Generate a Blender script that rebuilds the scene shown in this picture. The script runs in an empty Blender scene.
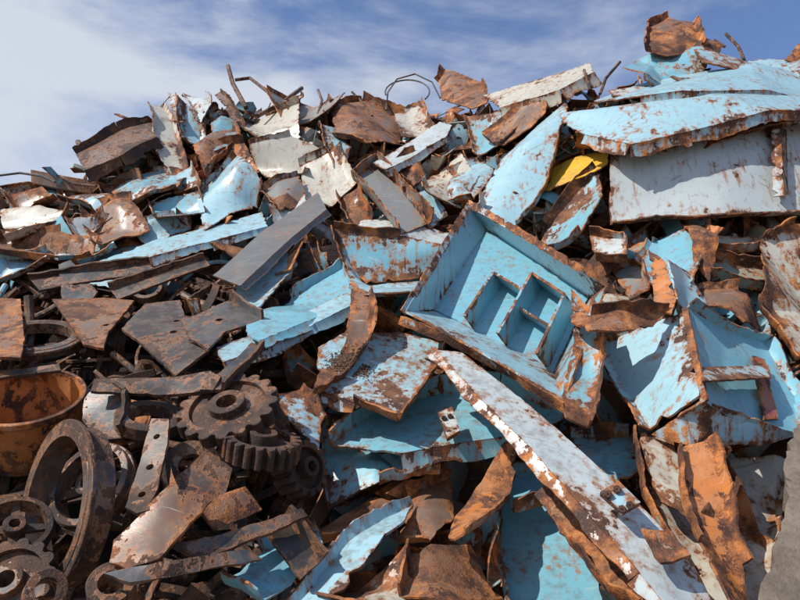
import bpy, math, random, time
import numpy as np
from mathutils import Vector
from mathutils.geometry import delaunay_2d_cdt
from mathutils.bvhtree import BVHTree
T0=time.time()
rng=np.random.default_rng(11)
scene=bpy.context.scene
R_=math.radians
# ------------------------------------------------------------------ survey frame
CAM=np.array([0.,0.,1.7]); PITCH=R_(10); FP=628.
FWD=np.array([0,math.cos(PITCH),math.sin(PITCH)]); UP=np.array([0,-math.sin(PITCH),math.cos(PITCH)])
def sst(a,b,x):
    t=np.clip((x-a)/(b-a),0,1); return t*t*(3-2*t)
def face(x,z):
    s=0.8-0.25*sst(0.5,3.0,x)
    m=0.55*(1-sst(-1.7,-0.5,x))*(1-sst(1.9,3.0,z))
    return 4.3+s*z-m
def P(u,v,o=0.0):
    d=FWD+np.array([1.,0,0])*(u-400)/FP+UP*(300-v)/FP
    lo,hi=1.0,30.0
    for _ in range(40):
        m=(lo+hi)/2; p=CAM+d*m
        if p[1]<face(p[0],p[2]): lo=m
        else: hi=m
    p=CAM+d*lo
    return p-o*d/np.linalg.norm(d)
rt=[(-250,215),(-150,205),(0,197),(70,190),(105,165),(150,135),(185,118),(240,108),(300,112),(350,108),(400,112),(450,112),(500,110),(560,98),(600,95),(650,80),(720,78),(800,82),(950,95),(1100,110)]
rp=np.array([P(u,v) for u,v in rt]); rp=rp[np.argsort(rp[:,0])]
def ridge(x): return np.interp(x,rp[:,0],rp[:,2])

# ------------------------------------------------------------------ palette
BL=(0.165,0.40,0.49); PB=(0.29,0.48,0.55); WH=(0.45,0.50,0.50); CR=(0.47,0.45,0.38)
GR=(0.19,0.20,0.195); DG=(0.055,0.055,0.057); BR=(0.15,0.088,0.06); BG=(0.085,0.055,0.042); DB=(0.045,0.035,0.031)
OR=(0.50,0.17,0.04); YE=(0.70,0.40,0.03); RD=(0.32,0.045,0.035); GN=(0.22,0.28,0.24)

# ------------------------------------------------------------------ mesh accumulator
class Acc:
    def __init__(s): s.V=[];s.F4=[];s.F3=[];s.E=[];s.C=[];s.R=[];s.S4=[];s.S3=[];s.n=0
    def add(s,V,F,E,col,rust,smooth=True):
        V=np.asarray(V,float).reshape(-1,3); F=np.asarray(F,int)
        if len(F)==0: return
        E=np.broadcast_to(np.asarray(E,float).reshape(-1),(len(V),)) if np.size(E)>1 else np.full(len(V),float(E))
        s.V.append(V); s.E.append(E); s.C.append(np.tile(col,(len(V),1))); s.R.append(np.full(len(V),float(rust)))
        if F.shape[1]==4: s.F4.append(F+s.n); s.S4.append(np.full(len(F),smooth))
        else: s.F3.append(F+s.n); s.S3.append(np.full(len(F),smooth))
        s.n+=len(V)
    def merge(s,o,off=None):
        for V in o.V: s.V.append(V if off is None else V+off)
        s.E+=o.E; s.C+=o.C; s.R+=o.R
        s.F4+=[f+s.n for f in o.F4]; s.F3+=[f+s.n for f in o.F3]; s.S4+=o.S4; s.S3+=o.S3; s.n+=o.n
    def verts(s): return np.concatenate(s.V)
    def build(s,name,mat,center=True):
        V=s.verts(); c=V.mean(0) if center else np.zeros(3); V=V-c
        me=bpy.data.meshes.new(name)
        f4=np.concatenate(s.F4) if s.F4 else np.zeros((0,4),int); f3=np.concatenate(s.F3) if s.F3 else np.zeros((0,3),int)
        li=np.concatenate([f4.ravel(),f3.ravel()]).astype(np.int32)
        st=np.concatenate([np.arange(len(f4))*4,len(f4)*4+np.arange(len(f3))*3]).astype(np.int32)
        me.vertices.add(len(V)); me.vertices.foreach_set('co',V.astype(np.float32).ravel())
        me.loops.add(len(li)); me.loops.foreach_set('vertex_index',li)
        me.polygons.add(len(st)); me.polygons.foreach_set('loop_start',st)
        sm=np.concatenate((s.S4 or [np.zeros(0,bool)])+(s.S3 or [np.zeros(0,bool)])).astype(bool)
        me.update(calc_edges=True)
        me.polygons.foreach_set('use_smooth',sm)
        a=me.attributes.new('paint','FLOAT_COLOR','POINT'); C=np.concatenate(s.C)
        a.data.foreach_set('color',np.hstack([C,np.ones((len(C),1))]).astype(np.float32).ravel())
        a=me.attributes.new('rustamt','FLOAT','POINT'); a.data.foreach_set('value',np.concatenate(s.R).astype(np.float32))
        a=me.attributes.new('rim','FLOAT','POINT'); a.data.foreach_set('value',np.concatenate(s.E).astype(np.float32))
        me.validate()
        try: me.set_sharp_from_angle(angle=R_(20))
        except Exception as e: print('sharp',e)
        ob=bpy.data.objects.new(name,me); ob.location=c; scene.collection.objects.link(ob)
        me.materials.append(mat)
        return ob

def gfaces(ni,nj,flip=False):
    i,j=np.meshgrid(np.arange(ni-1),np.arange(nj-1),indexing='ij'); a=(i*nj+j).ravel()
    f=np.stack([a,a+nj,a+nj+1,a+1],1)
    return f[:,::-1] if flip else f
def unit(v): return v/np.maximum(np.linalg.norm(v,axis=-1,keepdims=True),1e-9)
def plate_grid(acc,G,th,col,rust,closed=False,ew=0.05,smooth=True):
    """two skins plus a separate cut edge for a grid surface"""
    ni,nj,_=G.shape
    du=np.gradient(G,axis=0); dv=np.gradient(G,axis=1)
    if closed:
        w=G[:,1]-G[:,-2]; dv[:,0]=w; dv[:,-1]=w
    n=unit(np.cross(du,dv))
    a=np.linalg.norm(du,axis=2).mean(1).cumsum(); a-=a[0]; b=np.linalg.norm(dv,axis=2).mean(0).cumsum(); b-=b[0]
    d=np.minimum(a,a[-1]-a)[:,None]*np.ones((1,nj))
    if not closed: d=np.minimum(d,np.minimum(b,b[-1]-b)[None,:])
    E=np.exp(-d/ew)
    A=G+n*th/2; B=G-n*th/2
    acc.add(A,gfaces(ni,nj),E.ravel(),col,rust,smooth); acc.add(B,gfaces(ni,nj,True),E.ravel(),col,rust,smooth)
    def rim(a,b):
        k=len(a); g=np.stack([a,b],0); acc.add(g.reshape(-1,3),gfaces(2,k),1.4,col,rust,False)
    rim(A[0],B[0]); rim(B[-1],A[-1])
    if not closed: rim(B[:,0],A[:,0]); rim(A[:,-1],B[:,-1])
def crumple(p,amp,freq,seed,n=5):
    r=np.random.default_rng(seed); out=np.zeros_like(p)
    f=freq;a=amp
    for k in range(n):
        d=unit(r.normal(size=3))*f; ph=r.uniform(0,6.28); v=unit(r.normal(size=3))
        q=p@d+ph+0.3*np.sin(p@(unit(r.normal(size=3))*f*0.7))
        w=np.arcsin(np.clip(np.sin(q),-1,1))*.64 if k!=2 else np.sin(q)
        out+=w[...,None]*v*a; f*=1.6; a*=0.55
    return out
def bendcurve(L,r,nf,ang,w=0.014):
    s=np.linspace(-L/2,L/2,240); phi=np.zeros_like(s)
    for _ in range(nf):
        phi+=r.choice([-1,1])*ang*r.uniform(.5,1.7)*(1/(1+np.exp(-np.clip((s-r.uniform(-.42,.42)*L)/(w*L*r.uniform(.3,1.6)),-30,30))))
    phi+=r.normal(0,ang*.25)*s/L
    x=np.cumsum(np.cos(phi))*(s[1]-s[0]); z=np.cumsum(np.sin(phi))*(s[1]-s[0])
    m=len(s)//2
    return s,phi-phi[m],x-x[m],z-z[m]
def loc_plate(r,a,b,nf=2,ang=0.6,cr=0.02,jag=0.012,lip=True):
    ni=int(np.clip(a/0.045,8,24)); nj=int(np.clip(b/0.045,6,18))
    U,V=np.meshgrid(np.linspace(-1,1,ni),np.linspace(-1,1,nj),indexing='ij')
    tap=1+r.uniform(-.7,.3)*U*.5+r.uniform(-.2,.1)*U*U
    X=U*a/2+V*r.uniform(-.35,.35)*b; Y=V*b/2*tap+r.uniform(-.1,.1)*b*U*U
    bd=np.maximum(np.abs(U)**8,np.abs(V)**8)
    X=X+bd*jag*r.normal(size=X.shape); Y=Y+bd*jag*r.normal(size=X.shape)
    al=r.uniform(-.9,.9); s=X*math.cos(al)+Y*math.sin(al); t=-X*math.sin(al)+Y*math.cos(al)
    L=2.4*max(a,b)
    S,ph,cx,cz=bendcurve(L*.6,r,nf,ang)
    G=np.stack([np.interp(s,S,cx),t,np.interp(s,S,cz)],-1)
    if lip:
        k=r.uniform(.4,1.3)*r.choice([-1,1])
        for sg in ((1,) if r.uniform()<.6 else (1,-1)):
            m=np.clip(V*sg-.68,0,1); G[...,2]+=m*b*.5*math.tan(min(abs(k),1.2))*np.sign(k); G[...,1]-=m*sg*b*.22
        # torn corner or end peeled back
        pe=np.clip(U*r.choice([-1,1])+V*r.uniform(-.5,.5)-.45,0,.8); G[...,2]+=np.clip(r.normal(0,.45),-.7,.7)*a*pe**1.5; G[...,0]-=np.sign(U)*a*.10*pe
    tw=r.normal(0,.35)/max(a,.2); c,sn=np.cos(G[...,0]*tw),np.sin(G[...,0]*tw)
    y,z=G[...,1]*c-G[...,2]*sn,G[...,1]*sn+G[...,2]*c
    G=np.stack([G[...,0],y,z],-1)
    return G+crumple(G,cr,r.uniform(4,8),int(r.integers(1e9)))
def profile(kind,w,h):
    k=.008
    if kind=='L': p=[(0,h),(0,h*.5),(0,k),(k,0),(w*.5,0),(w,0)]
    elif kind=='C': p=[(-w/2,h),(-w/2,h*.5),(-w/2,k),(-w/2+k,0),(0,0),(w/2-k,0),(w/2,k),(w/2,h*.5),(w/2,h)]
    elif kind=='Z': p=[(-w/2,h),(-w/2,h*.5),(-w/2,k),(-w/2+k,0),(0,0),(w/2-k,0),(w/2,-k),(w/2,-h*.5),(w/2,-h)]
    elif kind=='F': p=[(-w/2,0),(0,0),(w/2,0)]
    elif kind=='U': p=[(w/2*math.cos(t),w/2*math.sin(t)) for t in np.linspace(math.pi,2*math.pi,9)]
    return np.array(p)
def loc_beam(r,L,kind,w,h,nf=2,ang=.35,tw=.5,cr=.01):
    pr=profile(kind,w,h); ns=int(np.clip(L/.05,10,36))
    S,ph,cx,cz=bendcurve(L,r,nf,ang,.02)
    s=np.linspace(-L/2,L/2,ns); f=np.interp(s,S,ph); X=np.interp(s,S,cx); Z=np.interp(s,S,cz)
    t=r.normal(0,tw)*s/L*2+r.normal(0,.2)
    py=pr[None,:,0]*np.cos(t)[:,None]-pr[None,:,1]*np.sin(t)[:,None]; pz=pr[None,:,0]*np.sin(t)[:,None]+pr[None,:,1]*np.cos(t)[:,None]
    sway=r.normal(0,.07)*L*(s/L*2)**2
    G=np.stack([X[:,None]-np.sin(f)[:,None]*pz,py+sway[:,None],Z[:,None]+np.cos(f)[:,None]*pz],-1)
    return G+crumple(G,cr,r.uniform(4,9),int(r.integers(1e9)))
def frame(n,spin):
    n=unit(np.asarray(n,float)); h=np.array([0,0,1.]) if abs(n[2])<.9 else np.array([1.,0,0])
    a=unit(np.cross(h,n)); b=np.cross(n,a)
    x=a*math.cos(spin)+b*math.sin(spin); y=-a*math.sin(spin)+b*math.cos(spin)
    return np.stack([x,y,n])
def tube(acc,path,rad,col,rust,n=7):
    path=np.asarray(path,float); t=unit(np.gradient(path,axis=0)); h=np.array([.3,.2,.93])
    a=unit(np.cross(t,h)); b=np.cross(t,a); th=np.linspace(0,2*math.pi,n+1)
    G=path[:,None]+rad*(np.cos(th)[None,:,None]*a[:,None]+np.sin(th)[None,:,None]*b[:,None])
    acc.add(G,gfaces(len(path),n+1),.3,col,rust)
    for k in (0,-1):
        c=path[k]; V=np.vstack([c,G[k][:-1]]); acc.add(V,[(0,1+i,1+(i+1)%n) for i in range(n)],1,col,rust,False)
# ------------------------------------------------------------------ machine parts (local z = axis)
def annulus(acc,M,c,Ro,Ri,z0,z1,col,rust,smooth=True):
    N=len(Ro); th=np.linspace(0,2*math.pi,N)
    def ring(r,z): return np.stack([r*np.cos(th),r*np.sin(th),np.full(N,z)],1)
    Ri=np.full(N,Ri) if np.isscalar(Ri) else Ri
    bev=.004
    for A,B,e,e2 in ((ring(Ri,z1),ring(Ro-bev,z1),.5,1),(ring(Ro-bev,z1),ring(Ro,z1-bev),1.2,1.2),(ring(Ro,z1-bev),ring(Ro,z0+bev),1,.8),(ring(Ro,z0+bev),ring(Ro-bev,z0),1,1),(ring(Ro-bev,z0),ring(Ri,z0),1,.5),(ring(Ri,z0),ring(Ri,z1),.3,.3)):
        G=np.stack([A,B],0)@M+c
        acc.add(G.reshape(-1,3),gfaces(2,N,True),np.repeat([e,e2],N),col,rust,smooth)
def gear(acc,c,n,R,teeth,th,col=BG,rust=.55,spin=0.,hub=True,ri=.45,dep=.13,web=True):
    M=frame(n,spin); N=teeth*6+1; k=np.arange(N)%6
    R0=R*(1-dep); Ro=np.array([R0,R*.97,R,R,R*.97,R0])[k]
    annulus(acc,M,c,Ro,R*(.74 if web else ri),-th/2,th/2,col,rust,False)
    C=np.full(41,1.)
    if web: annulus(acc,M,c,C*R*.745,R*ri*.6,-th*.2,th*.2,col,rust)
    if hub: annulus(acc,M,c,C*R*.36,R*.2,-th*.75,th*.75,col,rust)
def ringpart(acc,c,n,R,ri,th,col=BG,rust=.6,lip=.0):
    M=frame(n,0); annulus(acc,M,c,np.full(49,R),ri,-th/2,th/2,col,rust)
    if lip: annulus(acc,M,c,np.full(49,R+lip),R-.004,th/2-.03,th/2-.005,col,rust)
def wheel(acc,c,n,R,th,spokes=4,col=BG,rust=.6,spin=0):
    M=frame(n,spin)
    annulus(acc,M,c,np.full(49,R),R*.84,-th/2,th/2,col,rust); annulus(acc,M,c,np.full(49,R*1.05),R*.985,-th*.12,th*.12,col,rust)
    annulus(acc,M,c,np.full(33,R*.3),R*.15,-th*.62,th*.62,col,rust)
    for i in range(spokes):
        a=2*math.pi*i/spokes; d=np.array([math.cos(a),math.sin(a),0]); q=np.array([-d[1],d[0],0])
        s=np.linspace(.27,.87,6)*R; w=np.linspace(.13,.09,6)*R
        G=np.stack([d*si-q*wi for si,wi in zip(s,w)]),np.stack([d*si+q*wi for si,wi in zip(s,w)])
        plate_grid(acc,np.stack(G,1)@M+c,th*.25,col,rust,smooth=False)
# ------------------------------------------------------------------ outline cut from plate, with folds and flanges
def inpoly(pts,poly):
    x,y=pts[:,0],pts[:,1]; ins=np.zeros(len(pts),bool); n=len(poly)
    for i in range(n):
        x1,y1=poly[i]; x2,y2=poly[(i+1)%n]
        c=((y1>y)!=(y2>y)); xi=(x2-x1)*(y-y1)/((y2-y1) if y2!=y1 else 1e-12)+x1
        ins^=c&(x<xi)
    return ins
def skin(acc,V,F,th,E,col,rust,facing=None):
    fn=np.cross(V[F[:,1]]-V[F[:,0]],V[F[:,2]]-V[F[:,0]])
    n=np.zeros_like(V)
    for k in range(3): np.add.at(n,F[:,k],fn)
    n=unit(n); A=V+n*th/2; B=V-n*th/2
    acc.add(A,F,E,col,rust); acc.add(B,F[:,::-1],E,col,rust)
    ed=np.concatenate([F[:,[0,1]],F[:,[1,2]],F[:,[2,0]]]); key={}
    for a,b in ed: key[(a,b)]=1
    bd=np.array([(a,b) for a,b in key if (b,a) not in key])
    if len(bd):
        m=len(bd); RV=np.stack([A[bd[:,0]],A[bd[:,1]],B[bd[:,1]],B[bd[:,0]]],1).reshape(-1,3)
        acc.add(RV,np.arange(4*m).reshape(m,4)[:,::-1],1.4,col,rust,False)
def cut(acc,pts,col,rust,th=.015,jag=.005,cr=.012,fr=4.,smooth=False,bulge=0.,sp=.045,flange={},holes=(),seed=None,ew=.05,fold=.18,nfold=2,notch=.06):
    pts=np.array(pts,float); seed=int(rng.integers(1e9)) if seed is None else seed; r=np.random.default_rng(seed)
    c=pts.mean(0); _,_,vt=np.linalg.svd(pts-c); n=vt[2]
    if n@(CAM-c)<0: n=-n
    e1=vt[0]; e2=np.cross(n,e1); q=(pts-c)@np.stack([e1,e2],1); res=(pts-c)@n
    area=.5*np.sum(q[:,0]*np.roll(q[:,1],-1)-np.roll(q[:,0],-1)*q[:,1])
    if abs(area)<1e-4: return
    ext=q.max(0)-q.min(0); folds=[]
    for _ in range(nfold):
        al=r.uniform(0,3.14); dd=np.array([math.cos(al),math.sin(al)]); s0=r.uniform(-.22,.22)*np.abs(ext@np.abs(dd)); folds.append((dd,s0,fold*r.uniform(.5,1.3)*r.choice([-1,1])))
    sgn=1 if area>0 else -1
    N=len(q); out=[];ores=[];tag=[]
    for i in range(N):
        p0,p1,p2,p3=[q[(i+k)%N] for k in (-1,0,1,2)]; L=np.linalg.norm(p2-p1); m=max(1,int(L/sp))
        for j in range(m):
            t=j/m
            if smooth: pp=.5*((2*p1)+(-p0+p2)*t+(2*p0-5*p1+4*p2-p3)*t*t+(-p0+3*p1-3*p2+p3)*t**3)
            else: pp=p1*(1-t)+p2*t
            dn=unit(p2-p1); nn=np.array([dn[1],-dn[0]])*sgn
            if j>0 or smooth:
                pp=pp+nn*r.normal(0,jag)*(1 if L>sp*2 else .4)
                if jag>.003 and L>sp*4 and i not in flange and r.uniform()<notch: pp=pp-nn*r.uniform(.01,.045)
            out.append(pp); ores.append(res[i]*(1-t)+res[(i+1)%N]*t); tag.append(i)
    out=np.array(out); ores=np.array(ores); tag=np.array(tag)
    mn,mx=out.min(0),out.max(0); gx,gy=np.meshgrid(np.arange(mn[0],mx[0],sp),np.arange(mn[1],mx[1],sp*.87))
    gx=gx+(np.arange(gx.shape[0])%2)[:,None]*sp/2; g=np.stack([gx.ravel(),gy.ravel()],1); g=g+r.uniform(-.12,.12,g.shape)*sp
    def distb(p,o=out):
        a=o;b=np.roll(o,-1,0);ab=b-a; ap=p[:,None]-a[None]; t=np.clip((ap*ab).sum(2)/np.maximum((ab*ab).sum(1),1e-12),0,1)
        return np.linalg.norm(ap-ab[None]*t[...,None],axis=2).min(1)
    g=g[inpoly(g,out)]
    if len(g): g=g[distb(g)>sp*.5]
    hl=[]
    for (hu,hv,hr) in holes:
        hc=np.array([hu,hv]); a=np.linspace(0,2*math.pi,13)[:-1]; hp=hc+hr*np.stack([np.cos(a),np.sin(a)],1); hl.append(hp)
        if len(g): g=g[np.linalg.norm(g-hc,axis=1)>hr*1.3]
    allp=[out]+hl; edges=[];o=0
    for l in allp: k=len(l); edges+=[(o+i,o+(i+1)%k) for i in range(k)]; o+=k
    ap=np.concatenate(allp+([g] if len(g) else []))
    res_=delaunay_2d_cdt([Vector(p) for p in ap],edges,[],0,1e-6)
    vv=np.array([tuple(v) for v in res_[0]]); ff=np.array([f for f in res_[2] if len(f)==3])
    cen=vv[ff].mean(1); keep=inpoly(cen,out)
    for h in hl: keep&=~inpoly(cen,h)
    ff=ff[keep]
    if len(ff)==0: return
    def pos(p,db=None):
        d2=((p[:,None]-out[None])**2).sum(2)+1e-5; w=1/d2**1.5; rr=(w*ores).sum(1)/w.sum(1)
        if db is None: db=distb(p)
        rr=rr+bulge*(1-np.exp(-db/.15))
        for dd,s0,k in folds:
            s=p@dd-s0; rr=rr+k*(np.sqrt(s*s+.0001)-.25*np.abs(ext@np.abs(dd)))
        V=c+p[:,:1]*e1+p[:,1:]*e2+rr[:,None]*n
        return V+crumple(V,cr,fr,seed+5)
    db=distb(vv); V=pos(vv,db)
    for h in hl: db=np.minimum(db,distb(vv,h))
    fn=np.cross(V[ff[:,1]]-V[ff[:,0]],V[ff[:,2]]-V[ff[:,0]])
    if (fn@n).sum()<0: ff=ff[:,::-1]
    skin(acc,V,ff,th,np.exp(-db/ew),col,rust)
    for ei,(w,k) in flange.items():
        idx=np.where(tag==ei)[0]
        if len(idx)==0: continue
        idx=np.append(idx,(idx[-1]+1)%len(out)); B=out[idx]
        d=unit(q[(ei+1)%N]-q[ei]); outn=np.array([d[1],-d[0]])*sgn
        o3=outn[0]*e1+outn[1]*e2; BP=pos(B); rows=[BP]
        sl=np.linspace(0,1,len(B)); ws=w*(1+.16*np.sin(sl*r.uniform(3,8)+r.uniform(0,6))+.04*r.normal(size=len(B)))
        for t in (.33,.66,1.):   # the flange rolls over progressively
            kk=k-.35*(t-.5); dr=unit(n*math.cos(kk)+o3*math.sin(kk)); rows.append(rows[-1]+dr*(ws*.333)[:,None])
        G=np.stack(rows,0); G=G+(crumple(G,cr*.6,6,seed+9)-crumple(G[:1],cr*.6,6,seed+9))
        plate_grid(acc,G,th,col,min(1,rust+.08),ew=ew)

# ------------------------------------------------------------------ materials
def nt(mat): mat.use_nodes=True; t=mat.node_tree; t.nodes.clear(); return t
class NB:
    def __init__(s,t): s.t=t
    def n(s,ty,**k):
        a=s.t.nodes.new(ty)
        for x,y in k.items(): setattr(a,x,y)
        return a
    def l(s,a,b): s.t.links.new(a,b)
    def set(s,sock,v):
        if isinstance(v,bpy.types.NodeSocket): s.l(v,sock)
        else: sock.default_value=v
    def math(s,op,a,b=0.,c=None):
        m=s.n('ShaderNodeMath',operation=op); s.set(m.inputs[0],a); s.set(m.inputs[1],b)
        if c is not None: s.set(m.inputs[2],c)
        return m.outputs[0]
    def noise(s,vec,scale,det=6,rough=.6,dist=0.):
        m=s.n('ShaderNodeTexNoise'); s.l(vec,m.inputs['Vector']); m.inputs['Scale'].default_value=scale; m.inputs['Detail'].default_value=det; m.inputs['Roughness'].default_value=rough; m.inputs['Distortion'].default_value=dist
        return m.outputs['Fac']
    def step(s,v,a,b,lo=0.,hi=1.):
        m=s.n('ShaderNodeMapRange',interpolation_type='SMOOTHSTEP'); s.set(m.inputs[0],v)
        if a>b: a,b,lo,hi=b,a,hi,lo
        m.inputs[1].default_value=a; m.inputs[2].default_value=b; m.inputs[3].default_value=lo; m.inputs[4].default_value=hi
        return m.outputs[0]
    def mix(s,f,a,b,mode='MIX'):
        m=s.n('ShaderNodeMix',data_type='RGBA',blend_type=mode); s.set(m.inputs[0],f)
        for k,v in ((6,a),(7,b)): s.set(m.inputs[k],(v+(1,)) if isinstance(v,tuple) and len(v)==3 else v)
        return m.outputs[2]
    def ramp(s,f,stops):
        m=s.n('ShaderNodeValToRGB'); s.l(f,m.inputs[0]); e=m.color_ramp.elements
        while len(e)<len(stops): e.new(.5)
        for el,(p,c) in zip(e,stops): el.position=p; el.color=c+(1,)
        return m.outputs[0]
    def mapv(s,vec,sc,rot=(0,0,0)):
        m=s.n('ShaderNodeMapping'); s.l(vec,m.inputs[0]); m.inputs['Scale'].default_value=sc; m.inputs['Rotation'].default_value=rot; return m.outputs[0]
def steel():
    mat=bpy.data.materials.new('rusted_painted_steel'); b=NB(nt(mat))
    tc=b.n('ShaderNodeTexCoord').outputs['Object']
    oi=b.n('ShaderNodeObjectInfo'); geo=b.n('ShaderNodeNewGeometry')
    vec=b.n('ShaderNodeVectorMath',operation='ADD'); b.l(tc,vec.inputs[0])
    cmb=b.n('ShaderNodeCombineXYZ'); b.l(b.math('MULTIPLY',oi.outputs['Random'],37.),cmb.inputs[0]); b.l(b.math('MULTIPLY',oi.outputs['Random'],19.),cmb.inputs[2]); b.l(cmb.outputs[0],vec.inputs[1])
    v=vec.outputs[0]
    paint=b.n('ShaderNodeAttribute',attribute_name='paint').outputs['Color']
    ra=b.n('ShaderNodeAttribute',attribute_name='rustamt').outputs['Fac']; ed=b.n('ShaderNodeAttribute',attribute_name='rim').outputs['Fac']
    n1=b.noise(v,2.2,5,.66); n2=b.noise(v,17,4,.7); n3=b.noise(v,5,5,.7); n4=b.noise(v,75,2,.7)
    st=b.noise(b.mapv(v,(18,18,1.0)),1.,3,.65)
    m=b.math('ADD',n1,b.math('MULTIPLY',b.math('SUBTRACT',n2,.5),.42))
    m=b.math('ADD',m,b.math('MULTIPLY',ed,.17)); m=b.math('ADD',m,b.math('MULTIPLY',b.math('SUBTRACT',ra,.5),.75))
    m=b.math('ADD',m,b.math('MULTIPLY',b.math('SUBTRACT',st,.5),.42))
    rm=b.step(m,.606,.634); stain=b.step(m,.49,.62)
    lum=b.n('ShaderNodeRGBToBW'); b.l(paint,lum.inputs[0]); dark=b.step(lum.outputs[0],.095,.06)
    rust=b.ramp(n3,[(.30,(.022,.011,.009)),(.42,(.075,.028,.015)),(.50,(.22,.070,.022)),(.57,(.50,.17,.038)),(.72,(.50,.25,.13))])
    rust=b.mix(b.step(n1,.46,.62,0,.68),rust,(.055,.026,.018))
    rust=b.mix(b.step(n4,.55,.75,0,.45),rust,(.38,.20,.11))
    rust=b.mix(b.step(n4,.42,.25,0,.7),rust,(.025,.014,.011))
    rust=b.mix(b.math('MULTIPLY',dark,.74),rust,(.028,.021,.018))
    pc=b.mix(b.step(n3,.42,.68,0,.18),paint,b.mix(.5,paint,(.62,.68,.66)))
    pc=b.mix(b.step(n2,.54,.78,0,.60),pc,b.mix(.65,paint,(.12,.085,.06)))
    s1=b.noise(b.mapv(v,(2.5,60,2.5),(.4,.9,.3)),1.,2,.5)
    pc=b.mix(b.math('MULTIPLY',b.step(s1,.66,.71,0,.40),b.math('SUBTRACT',1.,dark)),pc,(.50,.52,.49))
    pc=b.mix(b.step(s1,.33,.28,0,.35),pc,(.12,.07,.045))
    # rust run-off: long drips that start where the coat has failed
    drip=b.math('MULTIPLY',b.step(st,.52,.67),b.step(b.math('ADD',n1,b.math('MULTIPLY',ra,.35)),.50,.72,.1,1.))
    pc=b.mix(b.math('MULTIPLY',drip,.66),pc,(.32,.12,.038))
    pc=b.mix(b.math('MULTIPLY',stain,.58),pc,(.36,.145,.05))
    col=b.mix(rm,pc,rust)
    nz=b.n('ShaderNodeSeparateXYZ'); b.l(geo.outputs['Normal'],nz.inputs[0])
    du=b.math('MULTIPLY',b.step(nz.outputs[2],.45,.95),b.step(b.math('ADD',b.math('MULTIPLY',n3,.6),b.math('MULTIPLY',n2,.4)),.46,.62,0,.5))
    col=b.mix(du,col,(.12,.08,.055))
    bs=b.n('ShaderNodeBsdfPrincipled'); b.l(col,bs.inputs['Base Color'])
    b.l(b.math('ADD',b.math('MULTIPLY',rm,.44),b.math('ADD',.20,b.math('MULTIPLY',n2,.30))),bs.inputs['Roughness'])
    bs.inputs['Specular IOR Level'].default_value=.5
    h=b.math('ADD',b.math('MULTIPLY',rm,b.math('ADD',b.math('MULTIPLY',n4,.6),b.math('SUBTRACT',b.math('MULTIPLY',n2,.9),.5))),b.math('MULTIPLY',n3,.25))
    bp=b.n('ShaderNodeBump'); bp.inputs['Strength'].default_value=.8; bp.inputs['Distance'].default_value=.012; b.l(h,bp.inputs['Height']); b.l(bp.outputs[0],bs.inputs['Normal'])
    o=b.n('ShaderNodeOutputMaterial'); b.l(bs.outputs[0],o.inputs[0]); return mat
def dirt(name,c1,c2,sc=6,bump=.03):
    mat=bpy.data.materials.new(name); b=NB(nt(mat)); tc=b.n('ShaderNodeTexCoord').outputs['Object']
    a=b.noise(tc,sc,6,.7); f=b.noise(tc,sc*9,4,.7)
    col=b.mix(b.step(a,.35,.65),c1,c2); col=b.mix(b.step(f,.5,.7,0,.5),col,tuple(x*.4 for x in c1))
    bs=b.n('ShaderNodeBsdfPrincipled'); b.l(col,bs.inputs['Base Color']); bs.inputs['Roughness'].default_value=.95
    bp=b.n('ShaderNodeBump'); bp.inputs['Distance'].default_value=bump; b.l(b.math('ADD',a,b.math('MULTIPLY',f,.5)),bp.inputs['Height']); b.l(bp.outputs[0],bs.inputs['Normal'])
    o=b.n('ShaderNodeOutputMaterial'); b.l(bs.outputs[0],o.inputs[0]); return mat
STEEL=steel(); SOIL=dirt('loose_soil',(.21,.115,.065),(.16,.09,.052),9); GROUND=dirt('packed_dirt',(.20,.15,.11),(.12,.09,.07),1.5); CONC=dirt('weathered_concrete',(.19,.15,.115),(.11,.085,.065),4,.02); CORE=dirt('gap_shade_debris',(.03,.021,.016),(.017,.012,.01),3,.04)  # CORE: debris colour darkened to paint shade into the deep gaps

# ------------------------------------------------------------------ landmark pieces
LM=[]
def q3(l,o=None): return [P(*(p if len(p)==3 else (p[0],p[1],.3 if o is None else o))) for p in l]
def piece(name,parts):
    acc=Acc()
    for p in parts:
        if callable(p): p(acc)
        else:
            pts,col,rust=p[:3]; kw=dict(p[3]) if len(p)>3 else {}
            cut(acc,q3(pts,kw.pop('o',None)),col,rust,**kw)
    LM.append((name,acc)); return acc
def bolts(a,l,o,r=.022):
    for u,v in l: annulus(a,frame(CAM-P(u,v,o),.3),P(u,v,o),np.full(7,r),.004,-.02,.03,DB,.8)
# -- flattened tank sheets stacked on the right
piece('white_steel_panel',[([(610,152,.85),(700,140,.85),(830,120,.8),(832,210,.3),(720,220,.35),(611,224,.4)],WH,.43,dict(flange={3:(.10,.3),4:(.10,.3),0:(.08,.6),1:(.08,.6)},cr=.02,ew=.07,fold=.04)),
  ([(771,128,.98),(780,127,1.03),(783,196,.63),(773,197,.58)],WH,.45,dict(cr=.002,fold=0)),([(780,127,1.03),(786,130,.8),(788,192,.4),(783,196,.63)],GR,.5,dict(cr=.002,fold=0))])
piece('flattened_steel_sheet',[([(560,112,.8),(590,112,.9),(640,108,.9),(720,99,.9),(830,94,.8),(832,116,1.2),(760,122,1.25),(690,134,1.25),(630,143,1.2),(585,134,1.05),(563,124,.95)],PB,.45,dict(bulge=.03,ew=.08,cr=.012,fold=.08,nfold=3,flange={5:(.12,2.7),6:(.13,2.7),7:(.13,2.7),8:(.12,2.7)})),
  ([(600,138,1.0),(690,130,1.05),(830,112,1.0),(830,124,1.0),(700,142,1.0),(612,150,.95)],BR,.7,dict(cr=.03,fr=6))])
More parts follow.
